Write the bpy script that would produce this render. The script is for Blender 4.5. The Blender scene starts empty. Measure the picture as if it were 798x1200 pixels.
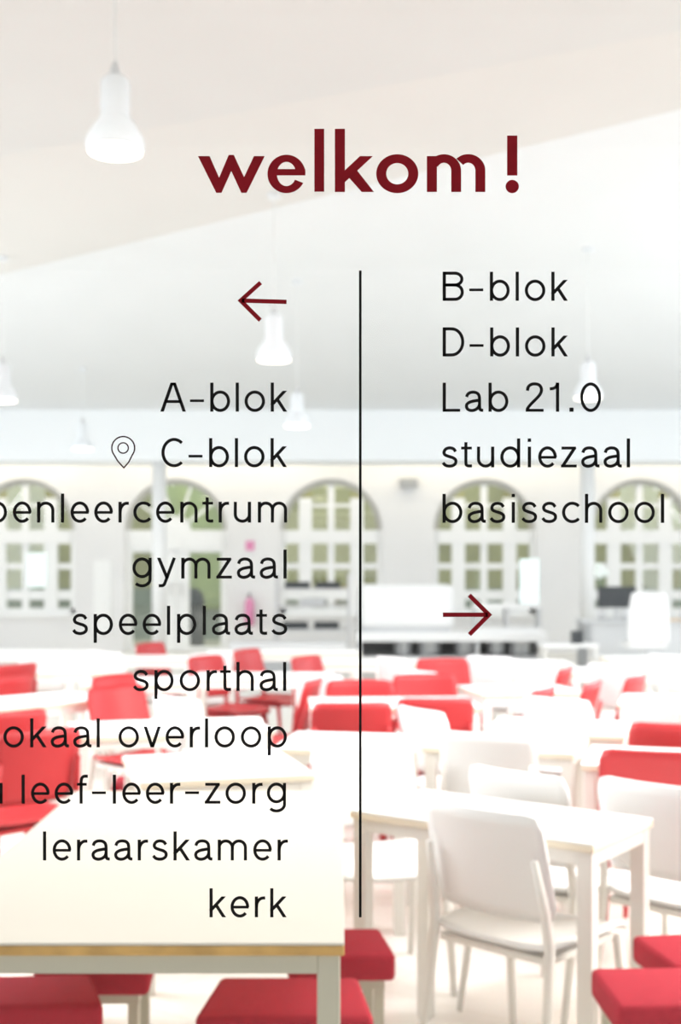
import bpy, bmesh, math, random
from mathutils import Vector, Matrix
random.seed(7)
PI = math.pi
S = bpy.context.scene
COL = S.collection
F = 1450.0            # focal length in pixels of the 798x1200 frame
EYE = 1.49            # camera height
HOR, CX = 660.0, 399.0

# ------------------------------------------------------------------ camera
cam = bpy.data.objects.new('camera', bpy.data.cameras.new('camera'))
COL.objects.link(cam)
cam.location = (0, 0, EYE)
cam.rotation_euler = (PI/2, 0, 0)
cd = cam.data
cd.sensor_fit = 'VERTICAL'; cd.sensor_height = 36.0; cd.lens = F/1200*36
cd.shift_y = 0.05
cd.clip_start = 0.05; cd.clip_end = 200
cd.dof.use_dof = True
cd.dof.focus_distance = 1.3
cd.dof.aperture_fstop = 43.5/7.6
S.camera = cam

# ------------------------------------------------------------------ world, light, exposure
S.view_settings.view_transform = 'Standard'
S.view_settings.look = 'None'
S.view_settings.exposure = -1.1
S.view_settings.gamma = 1.0
S.view_settings.use_curve_mapping = False
S.cycles.max_bounces = 10
S.cycles.diffuse_bounces = 6
S.cycles.transparent_max_bounces = 16
S.cycles.sample_clamp_indirect = 4
S.cycles.caustics_reflective = False
S.cycles.caustics_refractive = False
w = bpy.data.worlds.new('sky'); S.world = w; w.use_nodes = True
bg = w.node_tree.nodes['Background']
bg.inputs[0].default_value = (0.90, 0.95, 1.0, 1); bg.inputs[1].default_value = 1.3

def area(name, loc, aim, sx, sy, power, color, spread=PI):
    l = bpy.data.lights.new(name, 'AREA'); l.shape = 'RECTANGLE'
    l.spread = spread; l.size = sx; l.size_y = sy; l.energy = power; l.color = color
    o = bpy.data.objects.new(name, l); COL.objects.link(o)
    o.location = loc
    o.rotation_euler = (Vector(aim)-Vector(loc)).to_track_quat('-Z', 'Y').to_euler()
    return o
# daylight entering through the tall side glazing
area('daylight_east', (8.7, 11, 2.3), (0, 11, -1.0), 14, 3.4, 520, (0.90, 0.95, 1.0))
area('daylight_west', (-8.7, 11, 2.3), (0, 11, -1.0), 14, 3.4, 520, (0.90, 0.95, 1.0))
# added fill strips high along both sides, unseen, to brighten the furniture
area('roof_fill_east', (7.0, 11.5, 4.2), (1.5, 10, 0), 1.6, 15, 1300, (0.91, 0.96, 1.0))
area('roof_fill_west', (-7.0, 11.5, 4.2), (-1.5, 10, 0), 1.6, 15, 1300, (0.91, 0.96, 1.0))
# added fill lamps above and behind the glass partition, out of view
area('hall_fill_east', (3.1, 4.9, 4.15), (2.0, 7.6, 0.2), 5.0, 1.0, 430, (0.97, 0.98, 1.0), 1.9)
area('hall_fill_west', (-4.6, 4.9, 4.15), (-2.6, 7.6, 0.2), 3.0, 1.0, 260, (0.97, 0.98, 1.0), 1.9)
area('side_fill_east', (4.6, 4.4, 2.9), (1.6, 4.1, 0.2), 3.0, 1.6, 300, (1.0, 0.95, 0.87), 1.6)  # added side fill hanging free in the hall, lifts floor and stools
area('side_fill_west', (-4.6, 6.5, 2.9), (-1.5, 5.6, 0.2), 3.0, 1.6, 160, (0.96, 0.97, 1.0), 1.6)  # added side fill from the left, also unseen
area('entrance_top_fill', (0.4, 3.0, 4.1), (0.6, 3.8, 0), 4.5, 2.0, 120, (1.0, 0.93, 0.82))  # added fill from overhead for the near table and floor
area('entrance_front_fill', (0.0, -3.2, 2.2), (0, 5, 1.0), 5, 2.4, 42, (1.0, 0.95, 0.90))  # added fill behind the camera for lettering and near chairs

# ------------------------------------------------------------------ materials
def mat(name, col, rough=0.6, spec=0.4, metal=0.0, noise=0.0, nscale=8.0, bump=0.0, bscale=60.0, emit=None, coat=0.0):
    m = bpy.data.materials.new(name); m.use_nodes = True
    nt = m.node_tree; b = nt.nodes['Principled BSDF']
    b.inputs['Roughness'].default_value = rough
    b.inputs['Specular IOR Level'].default_value = spec
    b.inputs['Metallic'].default_value = metal
    b.inputs['Coat Weight'].default_value = coat
    c4 = (*col, 1)
    b.inputs['Base Color'].default_value = c4
    if noise or bump:
        tc = nt.nodes.new('ShaderNodeTexCoord')
    if noise:
        n = nt.nodes.new('ShaderNodeTexNoise'); n.inputs['Scale'].default_value = nscale
        n.inputs['Detail'].default_value = 4
        r = nt.nodes.new('ShaderNodeValToRGB')
        r.color_ramp.elements[0].position = 0.3; r.color_ramp.elements[1].position = 0.7
        r.color_ramp.elements[0].color = tuple(max(0, c*(1-noise)) for c in col)+(1,)
        r.color_ramp.elements[1].color = tuple(min(1, c*(1+noise)) for c in col)+(1,)
        nt.links.new(tc.outputs['Object'], n.inputs['Vector'])
        nt.links.new(n.outputs['Fac'], r.inputs['Fac'])
        nt.links.new(r.outputs['Color'], b.inputs['Base Color'])
    if bump:
        n2 = nt.nodes.new('ShaderNodeTexNoise'); n2.inputs['Scale'].default_value = bscale
        bp = nt.nodes.new('ShaderNodeBump'); bp.inputs['Strength'].default_value = bump
        bp.inputs['Distance'].default_value = 0.01
        nt.links.new(tc.outputs['Object'], n2.inputs['Vector'])
        nt.links.new(n2.outputs['Fac'], bp.inputs['Height'])
        nt.links.new(bp.outputs['Normal'], b.inputs['Normal'])
    if emit:
        b.inputs['Emission Color'].default_value = (*emit[0], 1)
        b.inputs['Emission Strength'].default_value = emit[1]
    return m

def glass_mat(name, tint, refl, rough=0.0):
    m = bpy.data.materials.new(name); m.use_nodes = True
    nt = m.node_tree; nt.nodes.clear()
    out = nt.nodes.new('ShaderNodeOutputMaterial')
    mx = nt.nodes.new('ShaderNodeMixShader'); mx.inputs[0].default_value = refl
    t = nt.nodes.new('ShaderNodeBsdfTransparent'); t.inputs[0].default_value = (*tint, 1)
    g = nt.nodes.new('ShaderNodeBsdfGlossy'); g.inputs['Roughness'].default_value = rough
    nt.links.new(t.outputs[0], mx.inputs[1]); nt.links.new(g.outputs[0], mx.inputs[2])
    nt.links.new(mx.outputs[0], out.inputs[0])
    return m

M = {
 'vinyl_black': mat('vinyl_black', (0.010, 0.009, 0.009), 0.55, 0.1),
 'vinyl_red': mat('vinyl_red', (0.25, 0.007, 0.014), 0.55, 0.1, noise=0.08, nscale=40),
 'sign_glass': glass_mat('sign_glass', (0.995, 1.0, 1.0), 0.012),
 'pane_glass': glass_mat('pane_glass', (0.93, 0.96, 0.93), 0.10, 0.02),
 'wall': mat('wall_paint', (0.80, 0.80, 0.805), 0.8, 0.2, noise=0.02, nscale=2),
 'arch_shade': mat('grey_arch_shade', (0.50, 0.50, 0.47), 0.8, 0.2),  # grey puts the shade of the arch reveal into the colour
 'joinery': mat('white_joinery', (0.88, 0.89, 0.89), 0.45, 0.3),
 'bulkhead': mat('bulkhead_white', (0.93, 0.96, 0.98), 0.85, 0.1),
 'ceil_white': mat('ceiling_white', (0.79, 0.81, 0.825), 0.85, 0.1, noise=0.015, nscale=1.5),
 'ceil_beige_dim': mat('ceiling_beige_dim', (0.665, 0.665, 0.655), 0.85, 0.1, noise=0.015, nscale=1.5),  # near ceiling, its dimmer light painted into the tone
 'ceil_beige_lit': mat('ceiling_beige_lit', (0.70, 0.69, 0.67), 0.85, 0.1, noise=0.015, nscale=1.5),  # same ceiling, stronger light on this strip painted as a paler tone
 'floor': None,
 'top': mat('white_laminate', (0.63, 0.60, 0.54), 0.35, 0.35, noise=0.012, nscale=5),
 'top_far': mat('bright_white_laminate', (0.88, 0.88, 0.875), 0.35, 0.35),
 'wood_edge': mat('beech_edge', (0.55, 0.34, 0.115), 0.5, 0.3, noise=0.25, nscale=14),
 'cream_edge': mat('cream_edge', (0.82, 0.74, 0.60), 0.5, 0.3),
 'cream_metal': mat('cream_powder_coat', (0.52, 0.50, 0.41), 0.4, 0.4),
 'white_metal': mat('white_powder_coat', (0.84, 0.82, 0.78), 0.4, 0.4),
 'red_fabric': mat('red_stool_fabric', (0.40, 0.028, 0.046), 0.85, 0.15, noise=0.12, nscale=90, bump=0.25, bscale=400),
 'red_plastic': mat('red_plastic', (0.43, 0.026, 0.030), 0.4, 0.3),
 'white_plastic': mat('white_plastic', (0.90, 0.90, 0.90), 0.4, 0.35),
 'olive': mat('corridor_olive_wall', (0.36, 0.36, 0.20), 0.9, 0.1, noise=0.22, nscale=0.9),
 'green': mat('corridor_green_wall', (0.38, 0.46, 0.25), 0.9, 0.1, noise=0.2, nscale=1.2),
 'grey_green': mat('corridor_grey_dado', (0.24, 0.29, 0.27), 0.8, 0.1, noise=0.15, nscale=1.2),
 'dark': mat('dark_plastic', (0.045, 0.05, 0.055), 0.5, 0.3),
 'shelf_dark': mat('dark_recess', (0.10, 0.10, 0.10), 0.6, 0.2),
 'steel': mat('brushed_steel', (0.62, 0.63, 0.64), 0.35, 0.5, metal=0.7),
 'grey': mat('light_grey_laminate', (0.60, 0.61, 0.62), 0.5, 0.3),
 'mid_grey': mat('mid_grey_laminate', (0.36, 0.37, 0.38), 0.5, 0.3),
 'pink': mat('magenta_plastic', (0.72, 0.25, 0.45), 0.4, 0.4),
 'oak': mat('pale_oak', (0.72, 0.50, 0.30), 0.5, 0.3, noise=0.12, nscale=10),
 'screen': mat('lit_screen', (0.7, 0.8, 0.8), 0.3, 0.3, emit=((0.86, 1.0, 0.99), 0.95)),
 'paper': mat('pale_blossom', (0.84, 0.90, 0.86), 0.8, 0.1),
 'leaf': mat('grey_green_leaf', (0.20, 0.28, 0.20), 0.7, 0.2),
 'bulb': mat('lamp_diffuser', (1, 0.97, 0.9), 0.5, 0.2, emit=((1.0, 0.93, 0.80), 7.0)),
 'shade': mat('lamp_white_enamel', (0.80, 0.83, 0.86), 0.3, 0.4),
 'cable': mat('white_cable', (0.78, 0.80, 0.80), 0.6, 0.2),
}
# floor: pale polished slabs, warm cream with faint grey clouding
m = bpy.data.materials.new('polished_floor'); m.use_nodes = True
nt = m.node_tree; b = nt.nodes['Principled BSDF']
tc = nt.nodes.new('ShaderNodeTexCoord')
mp = nt.nodes.new('ShaderNodeMapping'); mp.inputs['Rotation'].default_value = (0, 0, 0.62)
br = nt.nodes.new('ShaderNodeTexBrick')
br.inputs['Scale'].default_value = 1.0; br.inputs['Brick Width'].default_value = 0.6; br.inputs['Row Height'].default_value = 0.6
br.offset = 0.0
br.inputs['Mortar Size'].default_value = 0.006
br.inputs['Color1'].default_value = (0.85, 0.80, 0.71, 1); br.inputs['Color2'].default_value = (0.80, 0.775, 0.735, 1)
br.inputs['Mortar'].default_value = (0.72, 0.68, 0.60, 1)
nz = nt.nodes.new('ShaderNodeTexNoise'); nz.inputs['Scale'].default_value = 1.3; nz.inputs['Detail'].default_value = 5
mxr = nt.nodes.new('ShaderNodeMix'); mxr.data_type = 'RGBA'
mxr.inputs[7].default_value = (0.83, 0.80, 0.75, 1)
nt.links.new(tc.outputs['Object'], mp.inputs[0]); nt.links.new(mp.outputs[0], br.inputs['Vector'])
nt.links.new(mp.outputs[0], nz.inputs['Vector'])
nt.links.new(nz.outputs['Fac'], mxr.inputs[0]); nt.links.new(br.outputs['Color'], mxr.inputs[6])
nt.links.new(mxr.outputs[2], b.inputs['Base Color'])
b.inputs['Roughness'].default_value = 0.22; b.inputs['Specular IOR Level'].default_value = 0.5
M['floor'] = m

# ------------------------------------------------------------------ mesh helpers
class MB:
    def __init__(s): s.v = []; s.f = []
    def add(s, vs, fs):
        n = len(s.v); s.v += [tuple(v) for v in vs]; s.f += [tuple(i+n for i in f) for f in fs]; return s
    def box(s, c, d, rz=0.0):
        x, y, z = c; a, b_, e = d[0]/2, d[1]/2, d[2]/2
        vs = []
        for k in (-e, e):
            for (i, j) in ((-a, -b_), (a, -b_), (a, b_), (-a, b_)):
                vs.append((x+i*math.cos(rz)-j*math.sin(rz), y+i*math.sin(rz)+j*math.cos(rz), z+k))
        return s.add(vs, [(3,2,1,0),(4,5,6,7),(0,1,5,4),(1,2,6,5),(2,3,7,6),(3,0,4,7)])
    def box2(s, x0, x1, y0, y1, z0, z1):
        return s.box(((x0+x1)/2, (y0+y1)/2, (z0+z1)/2), (x1-x0, y1-y0, z1-z0))
    def prism(s, poly, y0, y1):      # poly in (x, z), extruded along y
        n = len(poly)
        vs = [(x, y0, z) for x, z in poly]+[(x, y1, z) for x, z in poly]
        fs = [tuple(range(n)), tuple(range(2*n-1, n-1, -1))]
        fs += [(i, (i+n), (i+1) % n+n, (i+1) % n) for i in range(n)]
        return s.add(vs, fs)
    def slab(s, poly, z0, z1):       # poly in (x, y), extruded along z
        n = len(poly)
        vs = [(x, y, z0) for x, y in poly]+[(x, y, z1) for x, y in poly]
        fs = [tuple(range(n-1, -1, -1)), tuple(range(n, 2*n))]
        fs += [(i, (i+1) % n, (i+1) % n+n, i+n) for i in range(n)]
        return s.add(vs, fs)
    def lathe(s, prof, c=(0,0,0), n=24):
        vs = []; fs = []
        for r, z in prof:
            for k in range(n):
                a = 2*PI*k/n; vs.append((c[0]+r*math.cos(a), c[1]+r*math.sin(a), c[2]+z))
        for i in range(len(prof)-1):
            for k in range(n):
                fs.append((i*n+k, i*n+(k+1) % n, (i+1)*n+(k+1) % n, (i+1)*n+k))
        fs.append(tuple(range(n-1, -1, -1))); fs.append(tuple(range((len(prof)-1)*n, len(prof)*n)))
        return s.add(vs, fs)
    def tube(s, pts, r, n=8, sx=1.0):
        pts = [Vector(p) for p in pts]; vs = []; fs = []
        rr = r if isinstance(r, (list, tuple)) else [r]*len(pts)
        for i, p in enumerate(pts):
            t = (pts[min(i+1, len(pts)-1)]-pts[max(i-1, 0)]).normalized()
            u = Vector((1, 0, 0)) if abs(t.x) < 0.8 else Vector((0, 1, 0))
            a = (u-t*u.dot(t)).normalized(); c = t.cross(a)
            for k in range(n):
                th = 2*PI*(k+0.5)/n
                vs.append(p+a*math.cos(th)*rr[i]*sx+c*math.sin(th)*rr[i])
        for i in range(len(pts)-1):
            for k in range(n):
                fs.append((i*n+k, i*n+(k+1) % n, (i+1)*n+(k+1) % n, (i+1)*n+k))
        fs.append(tuple(range(n-1, -1, -1))); fs.append(tuple(range((len(pts)-1)*n, len(pts)*n)))
        return s.add(vs, fs)
    def sheet(s, fn, nu, nv, th):    # thick curved sheet, fn(u,v)->point, th offset along normal
        P = [[Vector(fn(i/nu, j/nv)) for j in range(nv+1)] for i in range(nu+1)]
        vs = []; W = nv+1
        off = []
        for i in range(nu+1):
            for j in range(nv+1):
                du = P[min(i+1, nu)][j]-P[max(i-1, 0)][j]; dv = P[i][min(j+1, nv)]-P[i][max(j-1, 0)]
                nrm = du.cross(dv)
                nrm = nrm.normalized() if nrm.length > 1e-9 else Vector((0, 0, 1))
                vs.append(P[i][j]); off.append(P[i][j]-nrm*th)
        N = len(vs); allv = vs+off; fs = []
        for i in range(nu):
            for j in range(nv):
                a, b_, c, d = i*W+j, (i+1)*W+j, (i+1)*W+j+1, i*W+j+1
                fs.append((a, b_, c, d)); fs.append((d+N, c+N, b_+N, a+N))
        for i in range(nu):
            fs.append((i*W, i*W+N, (i+1)*W+N, (i+1)*W)); a = i*W+nv; fs.append((a+W, a+W+N, a+N, a))
        for j in range(nv):
            fs.append((j+1, j+1+N, j+N, j)); a = nu*W+j; fs.append((a, a+N, a+1+N, a+1))
        return s.add(allv, fs)
    def mesh(s, name, m, smooth=False, bevel=0.0):
        me = bpy.data.meshes.new(name); me.from_pydata(s.v, [], s.f)
        bm = bmesh.new(); bm.from_mesh(me)
        if bevel:
            bmesh.ops.bevel(bm, geom=[e for e in bm.edges if len(e.link_faces) == 2 and e.calc_face_angle() > 0.5],
                            offset=bevel, segments=3, affect='EDGES', profile=0.5, clamp_overlap=True)
        bmesh.ops.recalc_face_normals(bm, faces=bm.faces)
        bm.to_mesh(me); bm.free()
        if smooth: me.shade_smooth()
        me.materials.append(m)
        return me
    def build(s, name, m, parent=None, smooth=False, bevel=0.0):
        o = bpy.data.objects.new(name, s.mesh(name, m, smooth, bevel)); COL.objects.link(o)
        if parent: o.parent = parent
        return o

def tag(o, label=None, cat=None, group=None, kind=None):
    for k, v in (('label', label), ('category', cat), ('group', group), ('kind', kind)):
        if v: o[k] = v
    return o
def empty(name, loc, rz=0.0):
    o = bpy.data.objects.new(name, None); COL.objects.link(o)
    o.empty_display_size = 0.1; o.location = loc; o.rotation_euler = (0, 0, rz); return o
def kids(o): return [c for c in bpy.data.objects if c.parent == o]
def copy_tree(o, parent=None):
    c = o.copy(); COL.objects.link(c); c.parent = parent
    for ch in kids(o): copy_tree(ch, c)
    return c
def W(px, py, h):      # a point of known height seen at a pixel
    d = F*(EYE-h)/(py-HOR)
    return ((px-CX)*d/F, d)
def at(px, py, Y):     # a point of known depth
    return ((px-CX)*Y/F, Y, EYE+(HOR-py)*Y/F)

# ================================================================== THE ROOM
WY = 20.7             # far wall
k = WY/F
def wx(px): return (px-CX)*k
def wz(py): return EYE+(HOR-py)*k
MB().box2(-9, 9, -4, 24.4, -0.12, 0.0).build('floor', M['floor'])['kind'] = 'structure'
# diagonal edge of the low near ceiling
H1 = 4.45
def cp(px, py, H=H1):
    d = F*(H-EYE)/(HOR-py); return ((px-CX)*d/F, d)
e0, e1 = cp(0, 322), cp(798, 128)
dx, dy = e1[0]-e0[0], e1[1]-e0[1]
def along(p, x): return (x, p[1]+dy/dx*(x-p[0]))
a0, a1 = along(e0, -9), along(e0, 9)
f0, f1 = cp(400, 104), cp(798, 30)
s0, s1 = (-9, f0[1]+(f1[1]-f0[1])/(f1[0]-f0[0])*(-9-f0[0])), (9, f0[1]+(f1[1]-f0[1])/(f1[0]-f0[0])*(9-f0[0]))
CB = [(-9, -4), (9, -4), (9, max(-3.9, s1[1])), (s0[0], s0[1])]
tag(MB().slab([(-9, -4), (9, -4), s1, s0], H1-0.03, H1+0.5).build('ceiling', M['ceil_beige_dim']), kind='structure')
tag(MB().slab([s0, s1, a1, a0], H1, H1+0.5).build('ceiling', M['ceil_beige_lit']), kind='structure')
SL0, SL1, SLZ = 13.2, WY-1.45, 3.86      # the far part of the ceiling slopes down to the bulkhead
def ceil_z(y): return 4.62 if y < SL0 else 4.62+(SLZ-4.62)*(y-SL0)/(SL1-SL0)
tag(MB().slab([(a0[0]+(SL0-a0[1])*dx/dy, SL0), a1, (9, SL0)], 4.62, 4.74).build('ceiling', M['ceil_white']), kind='structure')
tag(MB().add([(x, y, z) for x in (-9, 9) for y, z in ((SL0, 4.62), (SL1, SLZ), (SL1, SLZ+.1), (SL0, 4.74))],
    [(0, 1, 2, 3), (7, 6, 5, 4), (0, 4, 5, 1), (1, 5, 6, 2), (2, 6, 7, 3), (3, 7, 4, 0)]).build('ceiling', M['ceil_white']), kind='structure')

# diagonal boxed beams under the white ceiling
def beam(p0, p1, wd, z0, z1, m):
    v = Vector((p1[0]-p0[0], p1[1]-p0[1])).normalized(); n = Vector((-v.y, v.x))*wd
    return MB().slab([p0, p1, (p1[0]+n.x, p1[1]+n.y), (p0[0]+n.x, p0[1]+n.y)], z0, z1).build('trim_1', m)
b0 = (-8.9, 18.6); b1 = (8.9, 11.2)
BZ = EYE+120*(WY-1.5)/F
# bulkhead with the light cove in front of the far wall
tag(MB().box2(-9, 9, WY-1.5, WY-0.55, BZ, 4.62).build('trim_2', M['bulkhead']), kind='structure')
tag(MB().box2(-9, 9, WY-0.56, WY, 4.40, 4.62).build('trim_3', M['ceil_white']), kind='structure')
for i, x in enumerate((-6, -2, 2, 6)):
    tube = MB().box((x, WY-0.42, 3.62), (3.6, 0.06, 0.05)).build('cove_lamp', M['bulb'])
    tag(tube, 'warm cove light tube hidden above the arched windows, %s' % ('far left', 'left of centre', 'right of centre', 'far right')[i], 'lamp', 'cove light tubes above the far wall')
    area('cove_light', (x, WY-0.40, 3.58), (x, WY-0.1, 2.6), 3.6, 0.10, 26, (1.0, 0.84, 0.58))
# side walls with tall glazing
for side, sx in (('left', -9), ('right', 9)):
    mb = MB()
    o = sx*1.0
    def bx(y0, y1, z0, z1): mb.box2(min(o, o+0.2*sx/9), max(o, o+0.2*sx/9), y0, y1, z0, z1)
    bx(-4, 24.4, 0, 0.5); bx(-4, 24.4, 4.1, 4.74)
    for y in (-4, 3.0, 8.2, 13.4, 18.6): bx(y, y+0.6, 0.5, 4.1)
    bx(19.2, 24.4, 0.5, 4.1)
    tag(mb.build('wall_'+side, M['wall']), kind='structure')

# far wall with arched openings
R_ = 60*k; SPR = wz(621); SILL = wz(720)
centres = [-152, 28, 206, 388, 568, 751, 930]
mb = MB(); TOP = 4.62; TH = 0.35
def arc(cx_, r, n=24, z=SPR, a0_=PI, a1_=0.0):
    return [(cx_+r*math.cos(a0_+(a1_-a0_)*i/n), z+r*math.sin(a0_+(a1_-a0_)*i/n)) for i in range(n+1)]
xs = [-9.0]
for i, c in enumerate(centres):
    cx_ = wx(c)
    mb.box2(xs[-1], cx_-R_, WY, WY+TH, 0, TOP); xs.append(cx_+R_)
    pts = arc(cx_, R_, 24)
    for j in range(24):
        (xa, za), (xb, zb) = pts[j], pts[j+1]
        mb.prism([(xa, za), (xb, zb), (xb, TOP), (xa, TOP)], WY, WY+TH)
    if i != 2: mb.box2(cx_-R_, cx_+R_, WY, WY+TH, 0, SILL)
mb.box2(xs[-1], 9.0, WY, WY+TH, 0, TOP)
tag(mb.build('wall_back', M['wall']), kind='structure')

def clip_arch(x0, x1, z0, z1, r):    # cell polygon (relative to the arch centre) clipped by radius r above the spring
    out = []
    if z0 < SPR-1e-4: return [(x0, z0), (x1, z0), (x1, z1), (x0, z1)]
    n = 8; top = []
    for i in range(n+1):
        x = x1+(x0-x1)*i/n
        zz = SPR+math.sqrt(max(0.0, r*r-x*x)); top.append((x, min(z1, zz)))
    top = [t for t in top if t[1] > z0+0.004]
    if len(top) < 2: return None
    out = [(top[-1][0], z0), (top[0][0], z0)]+top
    return out
def window(n, c):
    cx_ = wx(c); root = empty('window_%d' % n, (cx_, WY+0.14, 0)); root['kind'] = 'structure'
    fr = MB(); ri = R_-0.09
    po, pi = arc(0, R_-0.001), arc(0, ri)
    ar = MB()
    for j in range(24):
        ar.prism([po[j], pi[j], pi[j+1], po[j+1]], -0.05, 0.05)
    ar.build('arch_shade_ring', M['arch_shade'], root)
    fr.box2(-R_, -ri, -0.05, 0.05, SILL, SPR); fr.box2(ri, R_, -0.05, 0.05, SILL, SPR)
    fr.box2(-R_, R_, -0.05, 0.05, SILL, wz(713))
    fr.build('window_frame', M['joinery'], root)
    # wide posts, transom
    for s_ in (-1, 1):
        x0, x1 = sorted((s_*22.5*k, s_*38*k)); xm = (x0+x1)/2
        MB().box2(x0, x1, -0.07, 0.05, wz(713), SPR+math.sqrt(ri*ri-max(abs(x0), abs(x1))**2)-0.003).build('post', M['joinery'], root)
    MB().box2(-ri, ri, -0.085, 0.05, wz(637), wz(621)).build('transom', M['joinery'], root)
    MB().box2(-4*k, 4*k, -0.045, 0.045, wz(713), wz(637)).build('mullion', M['joinery'], root)
    MB().box2(-4*k, 4*k, -0.045, 0.045, wz(621), SPR+ri-0.01).build('mullion', M['joinery'], root)
    for y0, y1 in ((594, 590), (667, 660), (703, 692)):
        h = wz((y0+y1)/2); r2 = math.sqrt(max(0.01, ri*ri-max(0, h-SPR)**2))
        if y0 == 594: r2 = 22.5*k
        MB().box2(-r2, r2, -0.035, 0.035, wz(y0), wz(y1)).build('glazing_bar', M['joinery'], root)
    sl = MB().box2(-R_-0.06, R_+0.06, -0.24, -0.05, SILL-0.05, SILL-0.002).build('window_sill', M['joinery'], root)
    cols = [(-60, -38), (-22.5, -4), (4, 22.5), (38, 60)]
    rows = [(592, 560), (621, 594), (660, 637), (692, 667), (713, 703)]
    for ca, cb in cols:
        for ra, rb in rows:
            if ra == 592 and abs(ca+cb) > 60: continue
            z0, z1 = wz(ra), wz(rb)
            if ra == 621 and abs(ca+cb) > 60: z1 = SPR+2
            if ra == 592: z1 = SPR+2
            p = clip_arch(max(ca*k, -ri), min(cb*k, ri), z0, z1, ri)
            if p: MB().prism(p, -0.004, 0.004).build('pane', M['pane_glass'], root)
    return root
num = 0
for i, c in enumerate(centres):
    if i == 2: continue
    num += 1; window(num, c)
# arched double door
cx_ = wx(206); door = empty('door_1', (cx_, WY+0.14, 0)); door['kind'] = 'structure'
fr = MB(); ri = R_-0.09
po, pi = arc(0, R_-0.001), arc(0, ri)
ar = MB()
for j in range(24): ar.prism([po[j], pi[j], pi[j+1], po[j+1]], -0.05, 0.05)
ar.build('arch_shade_ring', M['arch_shade'], door)
fr.box2(-R_, -ri, -0.05, 0.05, 0, SPR); fr.box2(ri, R_, -0.05, 0.05, 0, SPR)
fr.build('door_frame', M['joinery'], door)
MB().box2(-ri, ri, -0.07, 0.05, wz(643), wz(621)).build('transom', M['joinery'], door)
for a in (36, 72, 108, 144):
    a = math.radians(a)
    p0 = Vector((math.cos(a)*0.22, SPR+math.sin(a)*0.22)); p1 = Vector((math.cos(a)*(ri-0.005), SPR+math.sin(a)*(ri-0.005)))
    n = Vector((-math.sin(a), math.cos(a)))*0.022
    MB().prism([tuple(p0-n), tuple(p1-n), tuple(p1+n), tuple(p0+n)], -0.03, 0.03).build('glazing_bar', M['joinery'], door)
hub = arc(0, 0.24, 12); MB().prism(hub, -0.03, 0.03).build('fan_hub', M['joinery'], door)
for j in range(5):
    A0, A1 = math.radians(36*j+1.6), math.radians(36*(j+1)-1.6)
    pts = [(math.cos(A0)*0.245, SPR+math.sin(A0)*0.245), ]+[(ri*math.cos(A0+(A1-A0)*t/6), SPR+ri*math.sin(A0+(A1-A0)*t/6)) for t in range(7)]+[(math.cos(A1)*0.245, SPR+math.sin(A1)*0.245)]
    MB().prism(pts, -0.004, 0.004).build('pane', M['pane_glass'], door)
for s_ in (-1, 1):
    lf = MB()
    xa, xb = sorted((s_*0.004, s_*ri)); ga, gb = sorted((s_*15*k, s_*52*k)); z1 = wz(643)
    lf.box2(xa, ga, -0.035, 0.035, 0.01, z1); lf.box2(gb, xb, -0.035, 0.035, 0.01, z1)
    lf.box2(ga, gb, -0.035, 0.035, z1-0.06, z1); lf.box2(ga, gb, -0.035, 0.035, 0.01, 0.09)
    leaf = lf.build('door_leaf', M['joinery'], door)
    MB().box2(ga, gb, -0.004, 0.004, 0.09, z1-0.06).build('pane', M['pane_glass'], leaf)
    MB().tube([(s_*0.09, -0.08, 0.95), (s_*0.09, -0.08, 1.15)], 0.011).build('door_handle', M['steel'], leaf)
# corridor behind the glazing
tag(MB().box2(-9, 9, 24.2, 24.4, 1.0, 4.74).build('wall_corridor', M['olive']), kind='structure')
tag(MB().box2(-9, 9, 24.18, 24.4, 0, 1.0).build('wall_corridor_dado', M['grey_green']), kind='structure')
tag(MB().box2(-3.6, -2.0, 24.10, 24.19, 0.6, 3.6).build('wall_corridor_panel', M['green']), kind='structure')
tag(MB().box2(-9, 9, WY+TH, 24.2, 4.62, 4.74).build('ceiling_corridor', M['ceil_white']), kind='structure')
area('corridor_fill', (0, 22.6, 4.5), (0, 23.4, 0), 17, 0.8, 560, (1.0, 0.97, 0.88))  # added unseen lamp, brightens the corridor seen through the panes

# pillars in front of the wall
def pillar(n, px, wpx, Y):
    x = (px-CX)*Y/F; wdt = wpx*Y/F
    o = MB().slab([(x+(wdt/2)*math.cos(a)*1.0, Y+(wdt/2)*math.sin(a)) for a in [2*PI*j/20 for j in range(20)]], 0, BZ-.001)
    o = o.build('trim_%d' % n, M['joinery'], None, True); o['kind'] = 'structure'
pillar(4, 186.5, 17, WY-1.32); pillar(5, 688.5, 17, WY-1.32)
# faint service panel and small wall things
t = MB().box2(wx(110), wx(131), WY-0.03, WY-0.001, wz(742), wz(657)).build('service_panel', M['joinery'], None, False, 0.006)
tag(t, 'plain white service cupboard door on the wall right of the leftmost arched window', 'cupboard')
t = MB().box2(wx(468), wx(489), WY-0.10, WY-0.001, wz(572), wz(561)).build('emergency_light', M['mid_grey'], None, False, 0.01)
tag(t, 'small grey box light high on the wall between two arched windows', 'light')
t = MB().box2(wx(288), wx(298), WY-0.02, WY-0.001, wz(645), wz(634)).build('fire_sign', M['pink'])
tag(t, 'small pink square sign on the wall right of the arched door', 'sign')
fe = empty('fire_extinguisher', (wx(293), WY-0.12, 0.45))
tag(fe, 'magenta red fire extinguisher on the wall under the small pink sign', 'extinguisher')
MB().lathe([(0.055, 0), (0.075, 0.02), (0.075, 0.38), (0.05, 0.44), (0.02, 0.47)], n=16).build('cylinder', M['pink'], fe, True)
MB().lathe([(0.02, 0.47), (0.02, 0.52), (0.012, 0.55)], n=10).build('valve', M['dark'], fe, True)
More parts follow.
